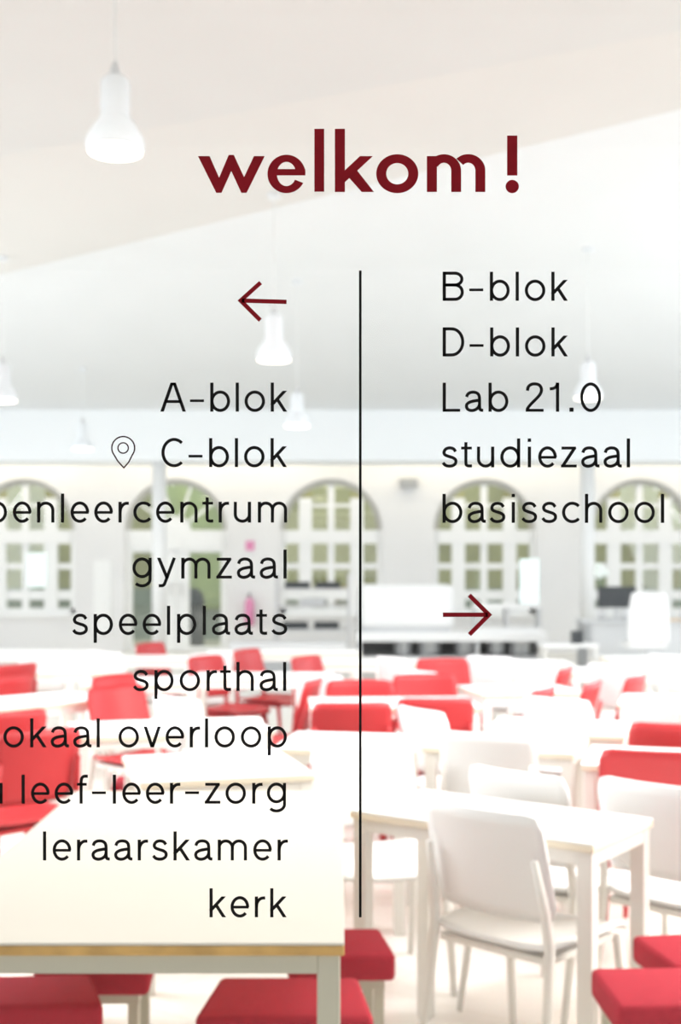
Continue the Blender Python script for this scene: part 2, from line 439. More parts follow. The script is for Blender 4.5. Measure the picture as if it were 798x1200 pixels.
MB().box((0, 0.09, 0.25), (0.05, 0.05, 0.3)).build('bracket', M['dark'], fe)
t = MB().box2(wx(31), wx(53), WY+0.02, WY+0.06, wz(688), wz(648)).build('lit_screen', M['screen'], None, False, 0.02)
tag(t, 'pale glowing screen hanging in front of the leftmost arched window', 'screen')
bn = empty('waste_bin', (wx(229)*1.09, 22.3, 0)); tag(bn, 'dark round-topped bin standing behind the right leaf of the arched door', 'bin')
MB().lathe([(0.17, 0), (0.19, 0.05), (0.20, 0.75)], n=20).build('body', M['dark'], bn, True)
MB().lathe([(0.205, 0.75), (0.20, 0.83), (0.16, 0.95), (0.09, 1.02), (0.02, 1.05)], n=20).build('lid', M['dark'], bn, True)

# ================================================================== SERVING AREA
CY = 17.6
def X(px, Y=CY): return (px-CX)*Y/F
def Z(py, Y=CY): return EYE+(HOR-py)*Y/F
cn = empty('serving_counter', (X(530), CY, 0)); tag(cn, 'long white serving counter with dark open space below, right of the black line', 'counter')
def pt(name, px0, px1, y0, y1, py0, py1, m, parent, bev=0.0, ox=None, Yd=CY):
    o0 = parent.location.x if parent else 0; oy = parent.location.y if parent else 0
    z1 = Z(py0, Yd) if not isinstance(py0, tuple) else py0[0]
    z0 = Z(py1, Yd) if not isinstance(py1, tuple) else py1[0]
    return MB().box2(X(px0, Yd)-o0, X(px1, Yd)-o0, y0-oy, y1-oy, z0, z1).build(name, m, parent, False, bev)
pt('worktop', 418, 642, CY, CY+0.8, 741, 752, M['white_plastic'], cn, 0.01)
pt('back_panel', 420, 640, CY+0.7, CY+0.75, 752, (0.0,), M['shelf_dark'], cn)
for a in (422, 560, 638): pt('leg', a-2, a+2, CY+0.05, CY+0.12, 752, (0.0,), M['steel'], cn)
pt('shelf', 424, 636, CY+0.1, CY+0.68, (0.16,), (0.12,), M['steel'], cn)
# pots under the counter
for i, (px, r) in enumerate(((474, .13), (505, .17), (548, .16), (585, .13), (612, .15))):
    t = MB().lathe([(r*.8, 0), (r, .04), (r, .2), (r*1.06, .21), (r*.9, .24), (.03, .27), (.03, .31), (.01, .32)], n=20).build('cooking_pot', M['steel'], None, True)
    t.location = (X(px), CY+0.35, 0.16)
    tag(t, 'lidded steel pot under the serving counter, %s from the left' % ('first', 'second', 'third', 'fourth', 'fifth')[i], 'pot', 'pots under the serving counter')
t = empty('food_display', (X(477), CY+0.1, Z(741))); tag(t, 'large rounded white display cabinet on the serving counter beside the black line', 'cabinet')
MB().box2(X(420)-X(477), X(533)-X(477), 0, 0.5, 0.05, Z(685)-Z(741)).build('body', M['white_plastic'], t, False, 0.09)
MB().box2(X(424)-X(477), X(529)-X(477), 0.04, 0.46, 0, 0.06).build('base', M['grey'], t)
t = pt('menu_panel', 612, 634, CY+0.2, CY+0.26, 655, 707, M['screen'], None, 0.01); tag(t, 'upright glowing pale panel at the right end of the serving counter', 'panel')
t = empty('glass_case', (X(598), CY+0.3, Z(741))); tag(t, 'low white case on the serving counter under the glowing panel', 'case')
MB().box2(-0.5, 0.46, -.2, .2, 0, 0.06).build('base', M['white_plastic'], t)
MB().box2(-0.5, 0.46, -.2, .2, 0.34, 0.40).build('top', M['white_plastic'], t)
for s_ in (-0.48, -0.02, 0.44): MB().box2(s_-.02, s_+.02, -.19, .19, 0.06, 0.34).build('divider', M['grey'], t)
# steel tray trolley
tr = empty('tray_trolley', (X(366), CY+0.3, 0)); tag(tr, 'grey steel tray trolley in front of the arched window left of the black line', 'trolley')
for a in (-0.52, 0.52):
    for b_ in (-0.25, 0.25):
        MB().box2(a-.02, a+.02, b_-.02, b_+.02, 0.08, 1.34).build('post', M['steel'], tr)
        MB().lathe([(.02, 0), (.04, .01), (.04, .07), (.02, .08)], (a, b_, 0), 12).build('caster', M['dark'], tr)
for z in (0.15, 0.52, 0.86, 1.10):
    MB().box2(-.5, .5, -.24, .24, z, z+.03).build('shelf', M['steel'], tr)
for i, (x, z, mm) in enumerate(((-.25, 0.55, 'dark'), (.2, 0.55, 'dark'), (-.22, 1.13, 'dark'), (.22, 1.13, 'dark'), (0, .89, 'grey'))):
    t = MB().box((X(366)+x, CY+.3, z+.045), (.36, .36, .09)).build('stacked_tray', M[mm], None, False, .015)
    tag(t, ('dark tray pile on the lower shelf of the trolley, left', 'dark tray pile on the lower shelf of the trolley, right', 'dark tray pile on the top shelf of the trolley, left', 'dark tray pile on the top shelf of the trolley, right', 'pale grey tray pile on the middle shelf of the trolley')[i], 'tray', 'trays on the trolley')
# low grey bench in front
bn = empty('grey_bench', (X(350), 15.2, 0)); tag(bn, 'low grey sideboard under the word speelplaats', 'sideboard')
MB().box2(-.75, .65, -.2, .25, 0.42, 0.52).build('top', M['grey'], bn, False, .01)
MB().box2(-.7, .6, -.15, .2, 0.05, 0.42).build('body', M['mid_grey'], bn)
for s_ in (-.66, .56): MB().box2(s_-.02, s_+.02, -.13, .18, 0, .05).build('leg', M['steel'], bn)
# desk with monitor, right
DY = 16.4
dk = empty('reception_desk', (X(745, DY), DY, 0)); tag(dk, 'grey reception desk with pale oak inlay at the right edge below the monitor', 'desk')
MB().box2(-.75, 1.1, -.3, .4, 0.70, 0.74).build('top', M['grey'], dk, False, .008)
MB().box2(0.02, .6, -.31, .05, 0.741, 0.75).build('inlay', M['oak'], dk)
MB().box2(-.7, 1.05, -.25, -.2, 0.25, 0.70).build('front_panel', M['grey'], dk)
for s_ in (-.68, 1.02): MB().box2(s_-.03, s_+.03, -.28, .36, 0, .70).build('leg', M['mid_grey'], dk)
mo = empty('monitor', (X(723, DY), DY, .741)); tag(mo, 'dark grey monitor on the reception desk right of the white pillar', 'monitor')
MB().box2(-.25, .25, -.02, .03, .16, .44).build('screen', M['dark'], mo, False, .008)
MB().box2(-.03, .03, .0, .05, .02, .2).build('stand', M['steel'], mo)
MB().box2(-.12, .12, -.09, .12, 0, .02).build('foot', M['steel'], mo)
oc = empty('office_chair', (X(762, 15.2), 15.35, 0)); tag(oc, 'white high-backed swivel chair in front of the reception desk', 'chair')
MB().sheet(lambda u, v: ((u-.5)*.46*(1-.25*v**3), .0+.10*(2*u-1)**2*-1, .50+.62*v), 8, 8, .05).build('backrest', M['white_plastic'], oc, True)
MB().box2(-.24, .24, -.02, .42, .44, .50).build('seat', M['white_plastic'], oc, False, .02)
MB().tube([(0, .2, .08), (0, .2, .44)], .03).build('column', M['steel'], oc)
for j in range(5):
    a = 2*PI*j/5; MB().tube([(0, .2, .09), (.27*math.cos(a), .2+.27*math.sin(a), .03)], .022).build('foot', M['steel'], oc)
def flowers(px, py, seed, lab, Y=DY+.30, base=.741, n=5):
    rnd = random.Random(seed); v = empty('vase_of_flowers', (X(px, Y), Y, base)); tag(v, lab, 'flowers')
    MB().lathe([(.05, 0), (.07, .06), (.05, .14), (.035, .18)], n=14).build('vase', M['white_plastic'], v, True)
    top = Z(py, Y)-base
    for j in range(n):
        c = (rnd.uniform(-.07, .07), rnd.uniform(-.05, .05), top-rnd.uniform(0, .12) if j else top)
        st = MB().tube([(0, 0, .15), (c[0]*.5, c[1]*.5, c[2]*.6), c], .006, 6).build('stem', M['leaf'], v)
        pr = [(.012, -.055), (.045, -.035), (.06, 0), (.045, .035), (.012, .055)]
        MB().lathe(pr, c, 10).build('blossom', M['paper'], v, True)
flowers(704, 664, 3, 'tall vase of pale round blossoms beside the right pillar', n=7)
flowers(733, 697, 5, 'shorter vase of pale round blossoms behind the monitor')
t = MB().box((X(676, 15.6), 15.6, .56), (.14, .12, .16)).build('card_terminal', M['dark'], None, False, .02); tag(t, 'small black device at the foot of the right pillar', 'device')
t = empty('side_table', (X(665, 15.6), 15.6, 0)); tag(t, 'small white table carrying the black device at the right pillar', 'table')
MB().box2(-.35, .35, -.22, .22, .44, .48).build('top', M['white_plastic'], t, False, .01)
for a in (-.32, .32):
    for b_ in (-.19, .19): MB().box2(a-.015, a+.015, b_-.015, b_+.015, 0, .44).build('leg', M['white_metal'], t)

# ================================================================== PENDANT LAMPS
def pendant(px, py_bottom, wpx, label, group='white bell pendant lamps', D=0.28, proto=None):
    Y = F*D/wpx; x, _, z = at(px, py_bottom, Y)
    edge = a0[1]+(a1[1]-a0[1])/(a1[0]-a0[0])*(x-a0[0])
    sedge = s0[1]+(s1[1]-s0[1])/(s1[0]-s0[0])*(x-s0[0])
    ch = H1-.03 if Y < sedge else (H1 if Y < edge else ceil_z(Y))
    bmv = b0[1]+(b1[1]-b0[1])/(b1[0]-b0[0])*(x-b0[0])
    r = empty('pendant_lamp', (x, Y, z)); tag(r, label, 'lamp', group)
    MB().lathe([(.138, 0.0), (.142, .02), (.135, .06), (.10, .12), (.075, .15), (.07, .17), (.07, .33), (.055, .35)], n=28).build('lamp_shade', M['shade'], r, True)
    MB().lathe([(.128, -.012), (.128, .001)], n=24).build('diffuser', M['bulb'], r)
    MB().lathe([(.03, .35), (.02, .40), (.008, .43)], n=12).build('cord_grip', M['grey'], r, True)
    MB().tube([(0, 0, .43), (0, 0, ch-z-.03)], .006, 6).build('cord', M['cable'], r)
    MB().lathe([(.05, ch-z-.04), (.05, ch-z)], n=16).build('ceiling_rose', M['shade'], r)
    l = bpy.data.lights.new('pendant_light', 'SPOT'); l.energy = 45; l.color = (1.0, .90, .76); l.spot_size = 2.6; l.spot_blend = .8; l.shadow_soft_size = .12
    lo = bpy.data.objects.new('pendant_light', l); COL.objects.link(lo); lo.location = (x, Y, z-.03)
    return r
pendant(135, 176, 68, 'large lit white pendant lamp at upper left, nearest and highest of the lamps')
pendant(321, 421, 41, 'white pendant lamp hanging under the left-pointing arrow')
pendant(348, 499, 30, 'white pendant lamp hanging right of the words A-blok')
pendant(3, 469, 34, 'white pendant lamp cut off by the left edge of the frame')
pendant(97, 526, 24, 'small distant white pendant lamp left of the map pin')
pendant(689, 466, 33, 'white pendant lamp behind the number 21.0')
for x, y, wh in ((-3.2, 4.2, 'to the left of the large cream table'), (2.6, 3.2, 'above the lower right red stools'), (-0.4, 1.9, 'above the front of the large cream table'), (3.2, 6.4, 'beyond its right edge')):   # others of the row, outside the frame, above the near tables
    p = pendant(CX+x*F/y, HOR-(3.5-EYE)*F/y, F*.28/y, 'white pendant lamp hanging outside the frame, '+wh)

# ================================================================== FURNITURE
def make_chair(col, legm):
    r = empty('shell_chair', (0, 0, 0))
    # seat: waterfall front, slight dip (sitter faces +y)
    def seat(u, v):
        x = (u-.5)*.415*(1-.10*abs(2*v-1)**4*1.0); y = -.20+.42*v
        z = .455-.018*(1-(2*u-1)**2)*(1-(2*v-1)**2)-.03*max(0, v-.8)**2*25+.012*(2*u-1)**4
        return (x, y, z)
    MB().sheet(seat, 10, 10, .014).build('seat', M[col], r, True)
    def back(u, v):
        s_ = 2*u-1
        hw = .202*(1-.03*v); c = max(0, abs(2*v-1)-.80)/.20
        hw *= 1-.07*c**3
        return (s_*hw, -.205-.075*v+.035*s_*s_*1.0, .52+.30*v-.010*max(0, abs(s_)-.85)**2*30*(1 if v > .5 else -1))
    MB().sheet(back, 12, 8, .014).build('backrest', M[col], r, True)
    for s_ in (-1, 1):
        MB().tube([(s_*.205, -.275, 0), (s_*.200, -.215, .30), (s_*.195, -.198, .46), (s_*.19, -.212, .56), (s_*.178, -.245, .70)], [.011, .014, .016, .014, .010], 8, 1.0).build('leg', M[legm], r, True)
        MB().tube([(s_*.205, .205, 0), (s_*.19, .16, .42)], [.011, .016], 8).build('leg', M[legm], r, True)
    MB().box((0, -.02, .418), (.37, .34, .02)).build('seat_frame', M[legm], r, False, .004)
    return r
protos = {'w': make_chair('white_plastic', 'white_metal'), 'r': make_chair('red_plastic', 'red_plastic'), 'p': make_chair('red_plastic', 'white_metal')}
used = {}
def chair(kind, px, py, rot, label, group=None, z=None, xy=None):
    p = protos[kind]
    o = p if kind not in used else copy_tree(p)
    used[kind] = 1
    rz = math.radians(rot)
    if xy is None:
        x, y = W(px, py, .815)
        # the top of the backrest sits .28 behind the origin
        x += -math.sin(rz)*.28*1.0; y += math.cos(rz)*.28
    else: x, y = xy
    o.location = (x, y, 0); o.rotation_euler = (0, 0, rz)
    tag(o, label, 'chair', group)
    return o

def make_table(L, D_, near, label, loc, rz, legm='white_metal', leg=.045, H=.74):
    r = empty('canteen_table', loc, rz); tag(r, label, 'table')
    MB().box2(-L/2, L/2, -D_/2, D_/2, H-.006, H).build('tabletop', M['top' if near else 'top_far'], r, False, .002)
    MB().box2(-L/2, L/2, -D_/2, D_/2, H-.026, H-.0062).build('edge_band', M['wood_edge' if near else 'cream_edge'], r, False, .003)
    i = .008
    for s_ in (-1, 1):
        MB().box2(-L/2+leg+i, L/2-leg-i, s_*(D_/2-i-.012)-.01, s_*(D_/2-i-.012)+.01, H-.064, H-.0262).build('apron', M[legm], r)
        MB().box2(s_*(L/2-i-.012)-.01, s_*(L/2-i-.012)+.01, -D_/2+leg+i, D_/2-leg-i, H-.064, H-.0262).build('apron', M[legm], r)
        for t_ in (-1, 1):
            cxx, cyy = s_*(L/2-i-leg/2), t_*(D_/2-i-leg/2)
            MB().box2(cxx-leg/2, cxx+leg/2, cyy-leg/2, cyy+leg/2, 0, H-.0262).build('leg', M[legm], r, False, .004)
    return r

zf, zb = F*.75/445, F*.75/267
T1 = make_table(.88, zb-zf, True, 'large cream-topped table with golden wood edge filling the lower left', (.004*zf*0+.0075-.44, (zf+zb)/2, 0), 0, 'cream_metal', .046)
make_table(.8, .42, False, 'white table with a corner leg nearest the lower right red stools', (.474, 3.706, 0), math.radians(-36))
def tbl(px, py, L, D_, rot, label, xy=None):
    x, y = xy or W(px, py, .74)
    return make_table(L, D_, False, label, (x, y, 0), math.radians(rot))
tbl(262, 895, 0.62, 0.60, 15.9, 'white square table just behind the big cream table, under the word zorg', xy=(-0.470, 4.614))
tbl(195, 848, 0.89, 0.50, 14.2, 'white table crossing behind the word overloop', xy=(-0.794, 5.699))
tbl(465, 819, 0.89, 0.50, 3.1, 'white table with red chairs behind and below it, right of the black line', xy=(0.278, 6.698))
tbl(410, 868, 0.55, 0.50, -9.9, 'white table behind the white chairs, crossed by the black line below the words', xy=(0.034, 5.228))
tbl(580, 872, 0.62, 0.45, -18.1, 'white table in the middle right, second row from the front', xy=(0.699, 5.196))
tbl(835, 886, 0.89, 0.50, -16.3, 'white table at the right edge between two red chairs', xy=(1.395, 4.739))
tbl(655, 846, 0.62, 0.50, -15.8, 'white table right of centre, in front of the two upright red chairs', xy=(1.012, 5.714))
tbl(590, 804, 0.62, 0.50, 13.2, 'white table left of the upright red chair pair, third row back', xy=(1.068, 7.430))
tbl(790, 818, 0.65, 0.50, -16.2, 'white table at the right edge behind the white chair', xy=(1.874, 6.809))
tbl(40, 822, 0.78, 0.50, 44.4, 'white table behind the word lokaal', xy=(-1.706, 6.802))
tbl(190, 802, 0.71, 0.50, 10.4, 'white table behind the letters spo of sporthal', xy=(-1.30, 7.93))
tbl(50, 787, 1.17, 0.50, 7.8, 'white table at the left edge below the leftmost window', xy=(-2.110, 8.706))
tbl(300, 789, 0.92, 0.50, -1.4, 'white table behind the letters thal of sporthal', xy=(-0.52, 8.28))
tbl(690, 785, 0.66, 0.50, -0.8, 'white table below the right pillar', xy=(1.919, 8.729))
tbl(415, 775, 1.00, 0.50, 1.7, 'white table far back on the black line', xy=(0.124, 9.507))
tbl(180, 772, 1.26, 0.50, 1.0, 'white table far back below the arched door', xy=(-1.502, 9.879))
tbl(590, 781, 0.97, 0.50, 0.0, 'white table far back below the right-pointing arrow', xy=(1.254, 9.370))
tbl(20, 764, 1.38, 0.50, -7.3, 'white table farthest back at the left edge', xy=(-2.761, 10.531))
tbl(330, 764, 1.29, 0.50, 4.5, 'white table farthest back below the word speelplaats', xy=(-0.488, 10.532))
tbl(790, 770, 1.13, 0.50, -1.5, 'white table far back at the right edge below the reception desk', xy=(2.668, 9.812))

RC, WC = 'red chairs in the hall', 'white chairs in the hall'
# nearest chairs
chair('w', 528, 948, -43.0, 'large white chair in the foreground right of the black line', WC, xy=(0.550, 3.575))
chair('w', 607, 909, -45.0, 'white chair on the far side of the foreground table, left of two', WC, xy=(0.735, 4.170))
chair('w', 745, 918, -45.0, 'white chair on the far side of the foreground table, right of two', WC, xy=(1.120, 3.950))
chair('w', 445, 873, 195.0, 'white chair whose seat shows low between the cream table and the big white chair', WC, xy=(0.140, 4.400))
# red
chair('r', 52, 858, 45.7, 'big red chair at the left edge, behind the word lokaal', RC, xy=(-1.378, 5.137))
chair('r', 27, 835, 47.3, 'red backrest just above the big red chair at the left edge', RC, xy=(-1.671, 5.772))
chair('p', 24, 796, 56.7, 'red chair with white legs at the left edge above the letters okaal', RC, xy=(-2.148, 7.388))
chair('p', 128, 783, -121.4, 'upper of two stacked-looking red chairs left of the word sporthal', RC, xy=(-1.159, 7.299))
chair('p', 130, 806, -132.0, 'lower of two stacked-looking red chairs left of the word sporthal', RC, xy=(-1.051, 6.604))
chair('r', 18, 776, 59.7, 'flat-looking red backrest at the left edge, one row in front of the farthest', RC, xy=(-2.360, 8.341))
chair('r', 170, 756, -118.4, 'red chair below the left leaf of the arched door', RC, xy=(-1.388, 10.262))
chair('r', 230, 763, -124.3, 'red chair below the right leaf of the arched door', RC, xy=(-0.782, 8.822))
chair('r', 288, 761, -117.6, 'red chair below the letters aats of speelplaats', RC, xy=(-0.518, 9.500))
chair('r', 362, 768, -121.1, 'red chair top just right of the word sporthal', RC, xy=(-0.044, 8.778))
chair('r', 398, 799, 76.8, 'red chair seen sideways left of the black line', RC, xy=(-0.388, 7.221))
chair('r', 425, 797, 178.3, 'red chair on the black line behind the white table', RC, xy=(0.104, 6.829))
chair('r', 505, 793, 185.2, 'red chair just right of the black line behind the white table', RC, xy=(0.527, 7.215))
chair('r', 522, 777, 193.1, 'bright red chair farther back below the right-pointing arrow', RC, xy=(0.767, 8.437))
chair('r', 420, 819, 5.9, 'red chair pushed under the white table at the black line', RC, xy=(0.031, 6.195))
chair('r', 500, 818, 3.8, 'red chair under the right end of the white table beside the black line', RC, xy=(0.453, 6.387))
chair('r', 646, 805, 61.6, 'left one of the pair of red chairs below the right pillar', RC, xy=(0.878, 6.751))
chair('r', 697, 801, 64.8, 'upright red chair below the right pillar, right one of the pair', RC, xy=(1.205, 7.079))
chair('r', 754, 797, 58.7, 'red chair at the right, beyond the upright pair', RC, xy=(1.561, 7.504))
chair('r', 667, 783, 67.5, 'small red chair top far back left of the right pillar', RC, xy=(1.226, 8.049))
chair('r', 785, 856, -16.8, 'red chair at the right edge, upper of the two large ones', RC, xy=(1.473, 5.402))
chair('r', 770, 889, -16.0, 'red chair at the right edge, lower of the two large ones', RC, xy=(1.190, 4.660))
# white
chair('w', 352, 800, -41.3, 'white chair left of the sideways red chair', WC, xy=(0.027, 7.675))
chair('w', 447, 775, -57.0, 'white chair back in front of the red row, on the black line', WC, xy=(0.567, 8.974))
chair('w', 495, 787, -53.5, 'small white chair in front of the red row right of the black line', WC, xy=(0.675, 7.873))
chair('w', 570, 770, -35.8, 'white chair back below the counter, right of the arrow', WC, xy=(1.209, 9.104))
chair('w', 712, 778, -37.4, 'white chair back below the right pillar', WC, xy=(1.943, 8.362))
chair('w', 585, 852, -22.5, 'white chair at the second-row table right of centre', WC, xy=(0.670, 5.099))
chair('w', 520, 842, -59.3, 'white chair right of the black line in the second row', WC, xy=(0.573, 5.826))
chair('w', 628, 823, -40.9, 'white chair in front of the left upright red chair', WC, xy=(1.226, 6.321))
chair('w', 770, 828, -34.7, 'white chair at the right edge above the large red chairs', WC, xy=(1.678, 6.083))
chair('w', 55, 768, 39.5, 'white chair below the leftmost window', WC, xy=(-2.349, 9.369))
chair('w', 118, 765, -37.7, 'white chair below the white service cupboard', WC, xy=(-1.636, 9.538))
chair('w', 175, 820, -46.1, 'white chair behind the letters ove of overloop', WC, xy=(-0.652, 6.360))
chair('w', 250, 836, 29.8, 'white chair behind the letters rlo of overloop', WC, xy=(-0.622, 5.510))
chair('w', 620, 779, -36.5, 'white chair far back between the arrow and the right pillar', WC, xy=(1.464, 8.735))
chair('w', 780, 772, -49.3, 'white chair farthest back at the right edge', WC, xy=(2.585, 9.206))
chair('w', 265, 770, 38.4, 'white chair right of the red one below the arched door', WC, xy=(-1.116, 9.413))

# upholstered stools
def stool(loc, rz, label, fw=.42, bw=.34, dp=.27, h=.46):
    r = empty('upholstered_stool', loc, rz); tag(r, label, 'stool', 'red upholstered stools')
    MB().slab([(-fw/2, -dp/2), (fw/2, -dp/2), (bw/2, dp/2), (-bw/2, dp/2)], h-.075, h).build('cushion', M['red_fabric'], r, True, .016)
    MB().slab([(-fw/2+.03, -dp/2+.02), (fw/2-.03, -dp/2+.02), (bw/2-.02, dp/2-.02), (-bw/2+.02, dp/2-.02)], h-.10, h-.0755).build('seat_frame', M['cream_metal'], r)
    for x, y in ((-fw/2+.045, -dp/2+.035), (fw/2-.045, -dp/2+.035), (bw/2-.035, dp/2-.035), (-bw/2+.035, dp/2-.035)):
        MB().box2(x-.014, x+.014, y-.014, y+.014, 0, h-.10).build('leg', M['cream_metal'], r, False, .003)
    return r
def stool_px(px, py_front, label, rz=0, **kw):
    x, y = W(px, py_front, .46); dp = kw.get('dp', .27)
    return stool((x, y+dp/2, 0), math.radians(rz), label, **kw)
stool_px(333, 1191, 'red stool under the front right corner of the cream table', 0, fw=.41, bw=.345, dp=.275)
stool_px(400, 1118, 'red stool farther back, right of the cream table corner leg', 0, fw=.29, bw=.22, dp=.24)
stool_px(25, 1178, 'red stool at the lower left corner of the frame', 3, fw=.37, bw=.25, dp=.22)
stool_px(106, 1134, 'dark red stool behind, second from the left under the cream table', 0, fw=.30, bw=.26, dp=.3)
stool_px(822, 1178, 'bright red stool in the lower right corner, nearer one', 2, fw=.40, bw=.40, dp=.28)
stool_px(868, 1128, 'bright red stool in the lower right corner, farther one', 8, fw=.40, bw=.42, dp=.27)
stool_px(170, 921, 'red stool behind the cream table under the words leef-leer', 6, fw=.34, bw=.34, dp=.3)

# ================================================================== GLASS AND LETTERING
GY = 1.30; gs = GY/F
tag(MB().box2(-1.2, 1.2, GY+.0012, GY+.0092, 0.03, 2.9).build('window_7', M['sign_glass']), kind='structure')
tag(MB().box2(-1.3, 1.3, GY-.02, GY+.03, 2.9, 3.0).build('trim_6', M['joinery']), kind='structure')
tag(MB().box2(-1.3, 1.3, GY-.02, GY+.03, 0.0, 0.03).build('trim_7', M['joinery']), kind='structure')
tag(MB().box2(-1.3, -1.2, GY-.02, GY+.03, 0.03, 2.9).build('trim_8', M['joinery']), kind='structure')
tag(MB().box2(1.2, 1.3, GY-.02, GY+.03, 0.03, 2.9).build('trim_9', M['joinery']), kind='structure')

def ribbon(mb, pts, w, closed=False):
    P = [Vector(p) for p in pts]; n = len(P)
    if closed: P = P; 
    L_, R2 = [], []
    for i in range(n):
        if closed: a, b_, c = P[i-1], P[i], P[(i+1) % n]
        else: a, b_, c = P[max(i-1, 0)], P[i], P[min(i+1, n-1)]
        d1 = (b_-a).normalized() if (b_-a).length > 1e-6 else (c-b_).normalized()
        d2 = (c-b_).normalized() if (c-b_).length > 1e-6 else d1
        t = (d1+d2).normalized(); nn = Vector((-t.y, t.x)); cs = max(.5, nn.dot(Vector((-d1.y, d1.x))))
        L_.append(b_+nn*(w/2/cs)); R2.append(b_-nn*(w/2/cs))
    m_ = n if closed else n-1
    for i in range(m_):
        j = (i+1) % n
        quad(mb, [L_[i], R2[i], R2[j], L_[j]])
def quad(mb, poly, lift=0.0):
    mb.prism([(p[0]*gs, p[1]*gs) for p in poly], -.00025-lift, .0-lift*.5)
def ell(cx_, cy, rx, ry, a0_, a1_, n=28):
    return [(cx_+rx*math.cos(math.radians(a0_+(a1_-a0_)*i/n)), cy+ry*math.sin(math.radians(a0_+(a1_-a0_)*i/n))) for i in range(n+1)]
def spl(pts, n=6):
    P = [Vector(p) for p in pts]; P = [P[0]*2-P[1]]+P+[P[-1]*2-P[-2]]; out = []
    for i in range(1, len(P)-2):
        for t in range(n):
            t = t/n
            out.append(.5*((2*P[i])+(-P[i-1]+P[i+1])*t+(2*P[i-1]-5*P[i]+4*P[i+1]-P[i+2])*t*t+(-P[i-1]+3*P[i]-3*P[i+1]+P[i+2])*t**3))
    out.append(P[-2]); return [tuple(p) for p in out]
SW = 3.8; X_, CAP = 24.4, 34.0; h_ = SW/2
def vs(x, y0, y1): return ('poly', [(x-h_, y0), (x+h_, y0), (x+h_, y1), (x-h_, y1)])
def hs(y, x0, x1, w=3.4): return ('poly', [(x0, y-w/2), (x1, y-w/2), (x1, y+w/2), (x0, y+w/2)])
def ds(x0, y0, x1, y1, w=SW):     # slanted stroke with horizontal ends
    L = math.hypot(x1-x0, y1-y0); hx = w/2*L/abs(y1-y0)
    return ('poly', [(x0-hx, y0), (x0+hx, y0), (x1+hx, y1), (x1-hx, y1)])
def rb(pts, closed=False): return ('rib', pts, closed)
cyo = 12.2; ryo = 10.75
